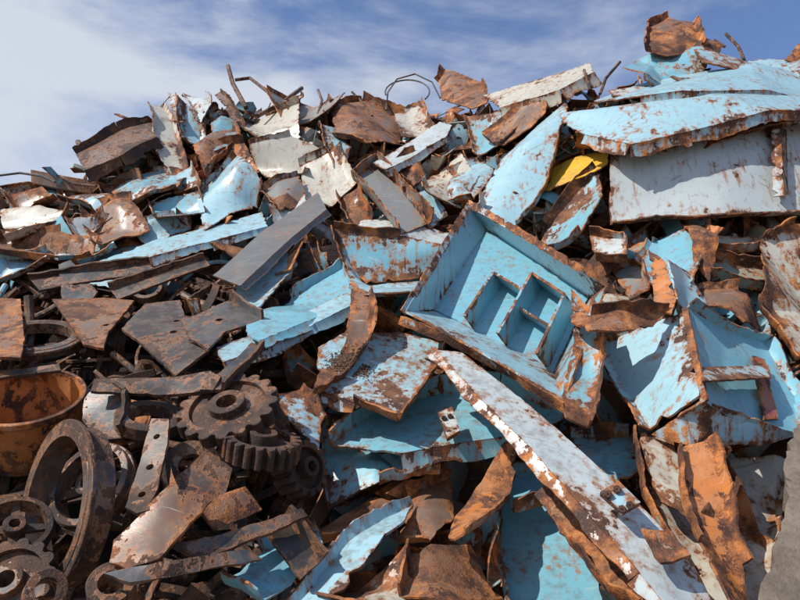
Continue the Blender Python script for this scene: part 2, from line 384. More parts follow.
piece('flattened_steel_sheet',[([(595,94,.6),(640,79,.5),(700,72,.5),(760,73,.5),(830,80,.5),(832,95,1.0),(760,98,1.05),(690,104,1.1),(640,104,1.0),(600,101,.85)],PB,.38,dict(bulge=.03,ew=.05,cr=.012,fold=.10,nfold=3,flange={5:(.10,2.7),6:(.10,2.7),7:(.10,2.7)})),
  ([(608,90,.72),(680,80,.8),(770,84,.9),(772,88,.95),(690,90,.95),(612,96,.85)],WH,.45,dict(cr=.01,fold=.1))])
piece('crumpled_steel_sheet',[([(621,70,.7),(640,52,.5),(675,57,.5),(700,50,.5),(708,66,.7),(690,78,.9),(640,82,.9)],BL,.46,dict(cr=.03,fr=6,fold=.4,flange={5:(.08,2.5)})) ])
piece('crumpled_steel_sheet',[([(690,60,.5),(740,52,.4),(800,60,.4),(830,66,.4),(830,80,.8),(760,76,.8),(700,72,.8)],PB,.58,dict(cr=.03,fr=6,fold=.3,flange={4:(.08,2.5)})) ])
piece('rusted_curled_plate',[([(645,52,.7),(648,30,.5),(668,22,.4),(690,28,.45),(700,48,.6),(672,54,.8)],BR,.7,dict(cr=.025,fr=9,bulge=.10,fold=.25,flange={0:(.1,.5),1:(.1,.6),3:(.1,.4)})),
  ([(700,50,.6),(705,38,.6),(716,36,.5),(725,44,.5),(718,56,.6)],BR,.7,dict(cr=.03,fr=9)),([(783,62,.5),(800,42,.3),(815,45,.3),(812,66,.5)],BR,.8,dict(cr=.03))])
piece('steel_blade_sheet',[([(478,212,.8),(492,184,.7),(520,148,.55),(548,116,.45),(563,102,.4),(568,116,.45),(560,152,.55),(540,190,.7),(512,216,.8),(492,224,.9)],PB,.40,dict(smooth=True,bulge=.04,ew=.06,cr=.012,fold=.18,flange={5:(.06,.2),6:(.06,.2),7:(.06,.2)}))])
piece('yellow_steel_sheet',[([(533,186,.35),(548,168,.3),(575,156,.3),(612,150,.2),(608,166,.5),(580,178,.55),(545,190,.5)],YE,.38,dict(cr=.02,fr=9,ew=.03,fold=.2))])
piece('bent_steel_girder',[([(484,98,.4),(530,82,.25),(590,62,.1),(594,72,.3),(560,90,.6),(500,107,.7)],CR,.40,dict(flange={3:(.16,2.7),4:(.16,2.7)},cr=.012,fold=.05)),
  ([(440,84,.4),(447,73,.3),(480,80,.3),(486,100,.5),(472,110,.5),(442,102,.5)],BR,.62,dict(cr=.02,fr=9,fold=.2,flange={0:(.12,.5),2:(.1,.6)}))])
piece('steel_cable_loop',[lambda a:tube(a,np.array([P(408+24*math.cos(t)*(1-.1*t/6),92+12*math.sin(t),.4+.25*math.sin(t)) for t in np.linspace(2.9,6.9,34)]),.014,DG,.4),
   lambda a:tube(a,np.array([P(u,v,.3) for u,v in [(386,110),(388,92),(397,79),(415,74),(432,82),(440,98)]]),.014,DG,.4)])
piece('curved_steel_strip',[([(372,162,.6),(400,146,.6),(440,125,.5),(452,128,.5),(446,138,.7),(410,158,.8),(385,171,.8)],WH,.36,dict(ew=.03,bulge=.02,fold=.05,flange={4:(.09,2.6),5:(.09,2.6)}))])
piece('steel_channel',[([(354,180,.5),(376,163,.4),(432,222,.6),(402,234,.75)],GR,.45,dict(flange={0:(.14,.2),1:(.16,.1),3:(.16,.3)},cr=.01,fold=.0))])
piece('rusted_tank_shell',[([(332,108,.4),(362,98,.3),(402,108,.3),(400,140,.6),(365,152,.7),(335,142,.6)],BR,.62,dict(bulge=.05,cr=.02,fr=7,fold=.22,nfold=3,flange={1:(.16,.4),0:(.1,.3),4:(.1,.6)})),
   ([(395,112,.4),(420,107,.3),(432,128,.5),(402,140,.6)],CR,.5,dict(cr=.02,fr=6,fold=.25,flange={1:(.1,.3)}))])
def auto(pts,c,ru,name='crumpled_steel_sheet',cr=.012,fr=6,fold=.24,k=2):
    N=len(pts); fl={}
    for e in rng.choice(N,min(k,N),replace=False): fl[int(e)]=(float(rng.uniform(.06,.14)),float(rng.uniform(.1,.9)))
    piece(name,[(pts,c,ru,dict(cr=cr,fr=fr,fold=fold,flange=fl,nfold=3))])
auto([(425,172,.4),(462,160,.4),(478,178,.5),(462,202,.6),(432,205,.6)],CR,.45)
auto([(470,122,.4),(505,108,.35),(520,122,.4),(500,150,.6),(474,148,.6)],BL,.45)
auto([(445,205,.5),(455,180,.4),(480,160,.4),(492,166,.5),(474,200,.6)],PB,.5)
auto([(405,200,.4),(428,190,.4),(448,215,.5),(430,226,.6)],PB,.45)
auto([(484,135,.5),(520,112,.45),(548,100,.4),(545,112,.5),(505,150,.65)],BR,.6)
for pts,c,ru in [([(240,112),(262,104),(300,106),(302,140),(275,150),(247,140)],CR,.42),([(250,148),(292,142),(322,152),(302,174),(275,185),(255,165)],CR,.40),([(195,188),(238,160),(262,183),(258,208),(203,226)],PB,.38),([(150,106),(163,104),(186,165),(176,172),(160,150)],CR,.40),
    ([(300,172),(335,160),(352,190),(330,204),(305,195)],CR,.42),([(268,98),(300,97),(345,106),(330,116),(285,112)],GR,.5),([(192,150),(232,128),(240,142),(205,172)],BR,.6),([(110,190),(150,165),(190,172),(178,190),(130,208)],BL,.55),
    ([(186,98),(205,94),(212,108),(200,118)],WH,.3),([(320,125),(335,118),(352,150),(340,168),(325,150)],PB,.5),([(262,190),(300,180),(310,200),(280,215)],GR,.5),([(150,200),(200,192),(205,212),(160,228)],BL,.42),
    ([(0,215),(40,205),(70,214),(60,226),(5,238)],CR,.40),([(0,240),(60,232),(100,240),(90,252),(0,262)],BR,.6),([(44,228),(66,222),(80,250),(60,262),(48,258)],BL,.3),([(-20,262),(50,255),(52,268),(-20,285)],PB,.35),
    ([(210,118),(236,112),(240,140),(214,150)],BL,.5),([(395,165),(415,160),(430,185),(415,195)],BR,.7),([(222,150),(246,146),(262,176),(240,182)],OR,.6),([(90,212),(135,206),(150,228),(100,240)],BR,.6),
    ([(130,232),(175,214),(190,226),(150,246)],PB,.38),([(268,205),(300,198),(306,212),(276,228)],WH,.40),([(340,195),(358,190),(372,222),(352,230)],BR,.6),([(182,112),(200,120),(204,150),(190,146)],PB,.42),
    ([(60,196),(84,190),(120,200),(96,212)],PB,.5),([(10,196),(44,190),(60,202),(20,212)],BR,.6),([(68,250),(110,238),(118,248),(80,264)],BL,.40),([(168,178),(192,168),(200,188),(176,196)],PB,.45),
    ([(70,222),(96,214),(104,226),(82,236)],WH,.4),([(110,150),(140,146),(146,162),(118,170)],BL,.5)]:
    auto([(u,v,.25+rng.uniform(0,.45)) for u,v in pts],c,ru)
piece('long_steel_sheet',[([(98,262,.5),(150,243,.45),(210,228,.4),(262,212,.4),(268,226,.6),(210,242,.65),(150,258,.7),(104,272,.7)],PB,.36,dict(ew=.03,fold=.05,cr=.006,flange={4:(.09,2.6),5:(.09,2.6),6:(.09,2.6)}))])
piece('long_steel_sheet',[([(330,226,.5),(365,222,.45),(452,230,.5),(456,243,.6),(400,246,.7),(345,240,.7)],WH,.43,dict(cr=.02,fr=7,fold=.2))])
piece('grey_steel_blade',[([(213,276,.9),(262,232,.8),(318,193,.7),(327,210,.85),(290,240,.95),(240,286,1.05)],(.12,.12,.12),.26,dict(cr=.004,ew=.02,jag=.002,fold=.03,flange={3:(.07,2.6),4:(.07,2.6)}))])
piece('rusted_channel_beam',[([(76,152,.7),(120,132,.7),(152,124,.6),(158,140,.8),(120,158,.9),(84,168,.9)],BG,.6,dict(bulge=.03,flange={3:(.14,2.7),4:(.14,2.7),0:(.12,.5),1:(.12,.5)},cr=.012,fold=.1))])
piece('steel_cable',[lambda a:tube(a,np.array([P(u,v,.5) for u,v in [(-30,182),(-5,176),(20,173),(42,176),(55,182)]]),.016,DG,.3)])
for pp,rd in [([(228,66),(233,84),(246,108)],.04),([(258,116),(280,104),(302,88)],.035),([(78,142),(92,166)],.04),([(235,80),(250,78),(268,92)],.03),([(584,70),(590,90)],.02),([(183,95),(196,100),(206,116)],.03),
    ([(352,92),(360,100),(372,116)],.02),([(160,108),(170,96),(190,110)],.016),([(318,90),(322,100),(318,114)],.022),([(620,62),(606,78),(600,94)],.02),([(726,34),(738,46),(744,60)],.022),([(60,176),(74,184),(96,186)],.018)]:
    piece('rusted_bar',[lambda a,pp=pp,rd=rd:tube(a,np.array([P(u,v,.35) for u,v in pp]),rd,DB,.6)])
for pts,c in [([(214,92,.4),(220,90,.4),(244,122,.5),(236,126,.5)],BG),([(282,104,.4),(300,90,.4),(303,95,.4),(290,112,.5)],CR),([(168,92,.4),(176,96,.4),(184,124,.5),(174,126,.5)],PB)]:
    piece('bent_steel_strip',[(pts,c,.5,dict(flange={1:(.06,.2)},fold=.2))])
# right of centre
auto([(530,248,.3),(545,222,.3),(602,178,.3),(606,200,.5),(580,232,.6),(548,256,.6)],BL,.48,fold=.2)
auto([(640,262,.4),(652,240,.3),(690,225,.3),(700,250,.4),(682,300,.6),(655,290,.6)],BL,.42,fold=.2)
piece('rusted_curled_plate',[([(682,222,.3),(700,215,.3),(716,240,.4),(712,275,.6),(694,262,.5)],BR,.7,dict(cr=.02,fr=9,bulge=.05,fold=.3,flange={1:(.08,.5)}))])
piece('steel_channel',[([(590,236,.5),(624,240,.5),(626,264,.6),(596,260,.6)],WH,.48,dict(cr=.004,fold=.05,flange={0:(.10,.1),2:(.10,.1),1:(.10,.1)}))])
piece('twisted_rusty_sheet',[([(765,235,.5),(795,222,.5),(830,225,.4),(830,352,.3),(792,365,.4),(778,330,.55),(758,300,.5)],CR,.64,dict(cr=.02,fr=6,fold=.35,nfold=3,flange={0:(.1,.3),4:(.1,.6),5:(.1,.6)}))])
piece('steel_beam',[([(700,258,.2),(765,268,.2),(768,290,.3),(705,280,.3)],GN,.5,dict(fold=.05,flange={2:(.14,.1),0:(.14,.1)}))])
piece('steel_beam',[([(700,236,.1),(770,236,.1),(770,250,.2),(700,252,.2)],CR,.5,dict(fold=.05,flange={2:(.12,.1)}))])
auto([(612,268,.3),(640,262,.3),(650,290,.4),(630,300,.45)],GR,.5)
auto([(690,285,.5),(735,292,.45),(765,322,.5),(740,330,.65),(700,305,.6)],BR,.6)
# centre: folded trough
piece('folded_steel_trough',[([(334,229,.95),(400,236,.85),(456,250,.8),(430,276,.40),(366,284,.45),(345,262,.6)],BL,.56,dict(flange={0:(.08,.6),5:(.10,.3)},cr=.012,fold=.1)),
   ([(345,262,.6),(366,284,.45),(430,276,.40),(408,303,1.0),(362,304,1.05),(352,286,.9)],PB,.40,dict(cr=.012,fold=.1,flange={4:(.07,.6),3:(.08,1.)}))])
# ribbed hopper
F_TL=(488,229,.62);F_TR=(588,298,.55);F_BR=(553,372,.78);F_BL=(434,310,.85)
R_TL=(470,206,1.15);R_TR=(607,286,1.1);R_BR=(566,400,1.4);R_BL=(405,313,1.45)
def rib(a,b,h=.26,du=-7,dv=-9,c=BL,ru=.40):
    return ([(a[0],a[1],a[2]),(b[0],b[1],b[2]),(b[0]+du,b[1]+dv,b[2]+h),(a[0]+du,a[1]+dv,a[2]+h)],c,ru,dict(cr=.003,fold=0,th=.024,ew=.025,jag=.002))
K=dict(cr=.010,fr=2.5,fold=.03,ew=.04,jag=.003)
def onf(s,t):
    a=[(1-s)*(1-t),s*(1-t),s*t,(1-s)*t]; q=[F_TL,F_TR,F_BR,F_BL]; return tuple(sum(w*p[k] for w,p in zip(a,q)) for k in range(3))
piece('ribbed_steel_hopper',[
   ([F_TL,F_TR,F_BR,F_BL],BL,.22,dict(K,th=.018,fold=.06)),
   ([R_TL,F_TL,F_BL,R_BL],PB,.36,K),
   ([R_TL,R_TR,F_TR,F_TL],PB,.42,K),
   ([R_TR,R_BR,F_BR,F_TR],BL,.50,K),
   ([R_BL,F_BL,F_BR,R_BR],PB,.42,K),
   ([R_BL,R_BR,(568,411,1.3),(488,367,1.3),(402,321,1.35)],PB,.66,dict(cr=.014,ew=.05,fold=.08)),
   ([(467,203,1.2),(471,208,1.12),(406,315,1.42),(401,310,1.5)],PB,.5,dict(cr=.003,fold=0)),
   ([(469,200,1.2),(608,279,1.15),(607,287,1.08),(469,208,1.12)],PB,.62,dict(cr=.006,fold=0)),
   rib(onf(.36,.42),onf(.34,.99),.42,-11,-15),rib(onf(.63,.20),onf(.62,.99),.42,-11,-15),rib(onf(.94,.20),onf(.95,.99),.42,-11,-15),
   rib(onf(.63,.20),onf(.94,.20),.42,-11,-15,PB,.45),rib(onf(.36,.42),onf(.63,.42),.42,-11,-15,PB,.45),rib(onf(.64,.60),onf(.94,.60),.30,-8,-11,PB,.45)])
piece('rusted_steel_post',[([(571,300,1.3),(588,312,1.3),(600,345,1.35),(595,400,1.4),(588,430,1.4),(566,424,1.45),(562,385,1.4),(574,340,1.35)],BL,.58,dict(cr=.015,fr=5,fold=.25,flange={1:(.09,.3),2:(.09,.3),3:(.09,.3)}))])
piece('rusted_curled_plate',[([(574,300,1.45),(590,318,1.5),(625,322,1.4),(668,312,1.2),(655,328,1.35),(618,342,1.5),(588,338,1.6),(572,320,1.55)],BR,.7,dict(cr=.015,fr=8,fold=.3,flange={2:(.09,.2),1:(.09,.2)}))])
piece('steel_hopper_box',[
   ([(603,346,.75),(640,327,.95),(684,310,1.20),(702,400,1.50),(650,430,1.10),(625,390,.9)],PB,.44,dict(cr=.014,ew=.06,fold=.10,flange={5:(.08,.5),0:(.05,.4),4:(.08,.4)})),
   ([(684,310,1.20),(768,340,.55),(794,396,.6),(797,434,.8),(702,400,1.50)],BL,.30,dict(cr=.012,ew=.06,fold=.08,flange={0:(.09,.2),1:(.09,.2),2:(.09,.2)})),
   ([(650,430,1.10),(702,400,1.50),(797,434,.8),(760,448,.9),(690,444,1.2)],PB,.5,dict(cr=.012,fold=.05)),
   ([(682,309,1.22),(688,307,1.26),(708,400,1.58),(702,404,1.52)],BL,.5,dict(cr=.002,fold=0,jag=.002)),
   ([(700,368,1.40),(768,366,.75),(771,378,1.0),(702,382,1.62)],PB,.5,dict(cr=.002,fold=0,jag=.002)),
   ([(752,356,.80),(764,360,.74),(778,420,.90),(764,420,1.0)],RD,.5,dict(cr=.004,fold=0))])
piece('orange_steel_angle',[([(648,250,.9),(664,262,.95),(676,300,1.15),(672,318,1.25),(655,314,1.15),(652,285,1.0)],OR,.46,dict(cr=.010,ew=.03,fold=.1)),
   ([(664,262,.95),(688,270,.6),(712,318,.7),(690,318,.95),(676,300,1.15)],PB,.38,dict(cr=.010,fold=.1))])
# left centre blues
piece('blue_steel_panel',[([(247,330,.6),(290,288,.6),(342,264,.6),(356,296,.75),(318,322,.85),(262,356,.9),(250,350,.8)],BL,.28,dict(cr=.012,fold=.15,nfold=3,flange={1:(.10,.3),3:(.08,2.3),4:(.08,2.3),2:(.07,.4)})) ])
piece('blue_steel_panel',[([(232,290,.7),(262,268,.65),(290,250,.6),(296,262,.7),(262,302,.85),(244,318,.85)],PB,.30,dict(cr=.01,fold=.2)),
   ([(268,262,.7),(290,248,.65),(302,232,.6),(304,248,.7),(290,268,.8),(275,272,.8)],OR,.55,dict(cr=.01,fold=.3))])
piece('blue_steel_panel',[([(215,345,.9),(290,318,.8),(352,296,.7),(356,306,.85),(300,334,.95),(222,362,1.05)],PB,.33,dict(cr=.01,fold=.1,flange={3:(.08,2.6),4:(.08,2.6)}))])
piece('rusted_steel_post',[([(352,288,1.1),(368,300,1.1),(372,330,1.15),(345,370,1.2),(312,392,1.25),(318,372,1.2),(345,340,1.15)],BR,.6,dict(cr=.012,fold=.2,flange={1:(.09,.3),2:(.09,.3),3:(.09,.3)}))])
piece('soil_covered_steel_plate',[([(318,350,1.0),(350,332,.9),(400,328,.85),(442,342,.85),(432,372,.95),(398,422,1.15),(355,404,1.15),(318,392,1.1)],PB,.53,dict(cr=.012,fold=.10,flange={3:(.07,.4),4:(.08,.3),5:(.09,.4),6:(.08,2.5)},ew=.06))])
piece('blue_steel_beam',[([(330,446,.8),(378,408,.7),(440,392,.65),(500,392,.6),(566,418,.6),(540,432,.75),(480,442,.85),(400,456,.95)],BL,.32,dict(cr=.006,fold=.06,flange={0:(.14,.1),1:(.16,.2),2:(.16,.2),3:(.14,.2),5:(.12,2.6),6:(.12,2.6)})),
   ([(438,414,1.05),(452,408,1.05),(460,432,1.12),(447,440,1.12)],WH,.4,dict(cr=.001,fold=0,jag=.001,th=.03)),
   lambda a:bolts(a,[(444,418),(450,416),(449,432),(455,430)],1.1,.02)])
piece('rusted_steel_plate',[([(272,396,.9),(300,388,.9),(322,420,1.0),(318,452,1.05),(296,432,1.0)],PB,.55,dict(cr=.012,flange={1:(.08,.3)})),])
piece('long_diagonal_beam',[([(436,349,1.45),(462,352,1.4),(520,399,1.4),(575,449,1.4),(640,507,1.45),(690,556,1.5),(718,612,1.5),(682,622,1.6),(640,572,1.6),(588,514,1.55),(533,454,1.55),(480,400,1.55)],WH,.43,dict(cr=.005,ew=.06,fold=.015,jag=.003,flange={1:(.12,2.9),2:(.12,2.9),3:(.12,2.9),4:(.12,2.9),7:(.07,2.3),8:(.07,2.3),9:(.07,2.3),10:(.07,2.3),11:(.07,2.3)})),
   ([(600,494,1.64),(618,482,1.64),(640,504,1.66),(622,514,1.67)],PB,.4,dict(cr=.001,fold=0,jag=.001,th=.03)),([(640,532,1.64),(672,530,1.64),(690,560,1.68),(660,566,1.68)],GR,.6,dict(cr=.01,fold=.2)),
   lambda a:bolts(a,[(608,494),(617,489),(630,505),(622,509)],1.68)])
piece('rusted_steel_panel',[([(632,436,.9),(690,424,.8),(716,438,.8),(736,500,.85),(768,590,.95),(775,625,1.0),(720,630,1.1),(680,560,1.1),(640,500,1.0)],CR,.57,dict(cr=.014,ew=.08,fold=.25,nfold=3,flange={2:(.09,.3),3:(.09,.3),8:(.10,.3),7:(.1,.3)}))])
piece('rusted_steel_panel',[([(680,452,1.25),(704,446,1.2),(722,490,1.25),(745,560,1.35),(752,615,1.4),(722,612,1.45),(700,540,1.4)],OR,.57,dict(cr=.014,ew=.05,fold=.25,nfold=2,flange={1:(.07,.3),2:(.07,.3),6:(.08,.3)}))])
auto([(640,440,1.05),(668,432,1.0),(700,500,1.05),(690,520,1.15),(660,500,1.15)],CR,.5,fold=.2)
auto([(725,456,.6),(788,462,.5),(778,505,.6),(760,560,.8),(742,505,.8)],CR,.45)
piece('rusted_curled_plate',[([(534,498,1.0),(560,486,.9),(600,508,.95),(640,548,1.1),(676,604,1.3),(640,615,1.4),(600,570,1.3),(570,530,1.2)],BR,.66,dict(cr=.02,fr=7,fold=.3,nfold=3,flange={1:(.10,.3),2:(.10,.3),5:(.08,.5),6:(.08,.5)}))])
piece('blue_steel_panel',[([(503,474,.35),(560,470,.3),(592,540,.5),(602,625,.6),(512,625,.7),(500,560,.55)],BL,.32,dict(cr=.010,fold=.08,flange={5:(.12,.1),0:(.10,.2),4:(.1,.1)})),
   ([(508,500,.62),(560,486,.6),(566,496,.66),(514,512,.7)],PB,.4,dict(fold=0,cr=.005,flange={2:(.1,.1)}))])
auto([(572,436,.5),(628,432,.5),(640,470,.7),(610,488,.8),(580,470,.7)],BL,.4,fold=.2)
piece('rusted_leaf_sheet',[([(452,548,1.0),(460,508,.9),(490,466,.8),(516,436,.7),(512,474,.85),(492,512,1.0),(466,545,1.1)],OR,.58,dict(smooth=True,ew=.05,bulge=.03,fold=.2,flange={4:(.06,.4),5:(.06,.4)}))])
auto([(408,500,.5),(450,480,.4),(452,520,.6),(430,545,.7),(400,540,.7)],BR,.62)
piece('blue_steel_panel',[([(288,606,1.0),(340,556,.9),(385,520,.8),(412,500,.7),(404,526,.9),(360,570,1.05),(318,612,1.15)],PB,.33,dict(cr=.010,fold=.15,flange={0:(.08,.3),1:(.08,.3),2:(.08,.3)}))])
auto([(224,582,.9),(262,556,.85),(318,530,.8),(322,546,.95),(290,580,1.05),(262,594,1.1)],BL,.36,fold=.1)
auto([(322,452,.4),(410,460,.4),(380,490,.6),(330,500,.6)],BL,.4)
auto([(320,520,.6),(370,498,.5),(400,505,.6),(350,540,.8),(322,545,.8)],BR,.7,'rusted_steel_plate',fold=.15)
auto([(410,560,.9),(470,545,.8),(500,590,.9),(450,612,1.1),(400,600,1.0)],BR,.60)
auto([(330,590,1.0),(395,560,.9),(415,600,1.0),(380,625,1.1)],CR,.58)
auto([(360,452,.5),(430,462,.5),(452,452,.5),(440,476,.7),(380,480,.7)],PB,.5)
# -- machine scrap on the left
def bucket(a):
    c=P(24,396,.75); M=frame((.12,-.52,.85),0.)
    th=np.linspace(0,2*math.pi,41); h=np.linspace(0,-.46,9)
    G=np.stack([np.stack([(.38+.16*hh)*np.cos(th),(.38+.16*hh)*np.sin(th),np.full_like(th,hh)],1) for hh in h])
    G=G+crumple(G,.012,5,4); plate_grid(a,G@M+c,.018,OR,.54,closed=True)
    annulus(a,M,c,np.full(49,.405),.375,-.03,.012,OR,.75)
    t=np.linspace(.01,.30,5); G=np.stack([np.stack([r*np.cos(th),r*np.sin(th),np.full_like(th,-.40)],1) for r in t]); plate_grid(a,G@M+c,.02,BR,.8,closed=True)
piece('orange_steel_bucket',[bucket])
piece('large_steel_ring',[lambda a:(ringpart(a,P(66,505,1.05),(-.66,-.74,.10),.43,.375,.15,BG,.5,lip=.04),)])
piece('spoked_cast_wheel',[lambda a:wheel(a,P(94,486,.8),(-.25,-.85,.45),.26,.12,4,DG,.5,.4)])
piece('spoked_cast_wheel',[lambda a:wheel(a,P(14,530,1.0),(.35,-.6,.7),.19,.10,4,DB,.6)])
piece('steel_rim_wheel',[lambda a:ringpart(a,P(36,340,.7),(.1,-.45,.85),.34,.27,.09,DG,.45,lip=.04)])
piece('steel_sprocket',[lambda a:gear(a,P(229,410,1.1),(-.1,-.62,.75),.33,17,.10,DB,.6)])
piece('pinion_gear',[lambda a:gear(a,P(262,447,1.2),(.15,-.25,.95),.24,20,.13,DB,.65,dep=.18)])
piece('pinion_gear',[lambda a:gear(a,P(300,470,1.0),(.75,-.6,.25),.18,15,.16,DB,.7,dep=.2)])
piece('steel_sprocket',[lambda a:gear(a,P(10,585,1.1),(.1,-.8,.6),.22,14,.10,DB,.6)])
piece('pipe_coupling',[lambda a:ringpart(a,P(112,590,1.15),(.2,-.7,.7),.11,.06,.14,BG,.6)])
piece('pipe_coupling',[lambda a:ringpart(a,P(45,592,1.3),(.5,-.7,.4),.09,.05,.12,BG,.6)])
piece('bearing_ring',[lambda a:ringpart(a,P(192,468,1.0),(.3,-.8,.5),.17,.08,.05,DB,.5)])
piece('bearing_ring',[lambda a:ringpart(a,P(150,420,.9),(.2,-.4,.9),.22,.14,.08,DG,.5)])
def pl(name,pts,col,ru,o=1.,**k):
    k=dict(dict(cr=.003,jag=.003,th=.024,ew=.03,fold=.06),**k); piece(name,[([(u,v,o+.0) for u,v in pts],col,ru,k)])
pl('slotted_steel_plate',[(152,420),(170,421),(168,446),(150,512),(138,516),(126,510),(140,462)],BG,.5,1.3,holes=((-.22,0,.02),(0,0,.022),(.2,.0,.02)))
pl('wedge_steel_plate',[(110,562),(114,540),(170,488),(172,470),(180,492),(215,492),(212,500),(160,560),(128,570)],BR,.5,1.3)
pl('gusset_plate',[(122,330),(145,304),(180,300),(185,318),(212,318),(210,350),(176,376),(150,352)],DB,.45,.9,holes=((.1,0,.03),(-.15,.05,.025)))
pl('gusset_plate',[(60,268),(72,263),(98,292),(92,300),(62,300)],DG,.4,.7,holes=((0.,0,.03),))
pl('rusted_square_plate',[(52,300),(104,296),(134,300),(108,336),(104,350),(84,346)],BR,.6,.75,holes=((.2,.05,.025),))
pl('rusted_square_plate',[(-20,296),(20,298),(26,345),(22,364),(-20,362)],BR,.7,.95)
pl('bracket_plate',[(182,320),(230,302),(262,320),(226,334),(208,352),(190,342)],DG,.35,.95,flange={1:(.1,.1)},holes=((.1,0,.03),))
pl('flat_steel_bar',[(96,384),(210,372),(222,378),(214,392),(92,396)],DB,.4,1.1)
pl('flat_steel_bar',[(104,572),(170,560),(248,552),(262,560),(240,566),(130,582)],DG,.35,1.35)
pl('flat_steel_bar',[(200,392),(252,344),(262,350),(222,392)],DG,.45,1.1,flange={2:(.08,.1)})
pl('flat_steel_bar',[(170,548),(300,512),(306,520),(200,560)],DB,.5,1.2)
pl('rusted_wedge_plate',[(170,484),(205,452),(232,470),(224,500),(190,500)],BG,.55,1.1)
pl('rusted_steel_plate',[(262,530),(285,515),(322,560),(300,580)],DB,.5,1.1,flange={1:(.09,.1)})
pl('rusted_steel_plate',[(196,505),(245,488),(262,510),(215,530)],BR,.6,1.15,bulge=.04)
pl('steel_angle_bracket',[(85,400),(100,384),(130,404),(124,440),(100,442),(82,420)],DG,.45,.95,flange={2:(.12,.1),1:(.12,.1)})
pl('flat_steel_bar',[(-10,372),(60,366),(61,372),(-10,380)],DG,.5,.72)
pl('flat_steel_bar',[(30,280),(150,262),(154,270),(40,292)],DG,.5,.7,flange={0:(.08,.1)})
pl('flat_steel_bar',[(110,290),(205,258),(210,266),(118,300)],DB,.5,.7,flange={0:(.08,.1)})
# ------------------------------------------------------------------ landmark collision tree
allV=[];allF=[];o=0
for nme,a in LM:
    V=a.verts(); allV.append(V)
    for f in a.F4+a.F3: allF+= [tuple(int(i)+o for i in r) for r in f]
    o+=len(V)
bvh=BVHTree.FromPolygons([Vector(v) for v in np.concatenate(allV)],allF)
print('landmarks',len(LM),o,time.time()-T0)
for nme,a in LM: a.build(nme,STEEL)
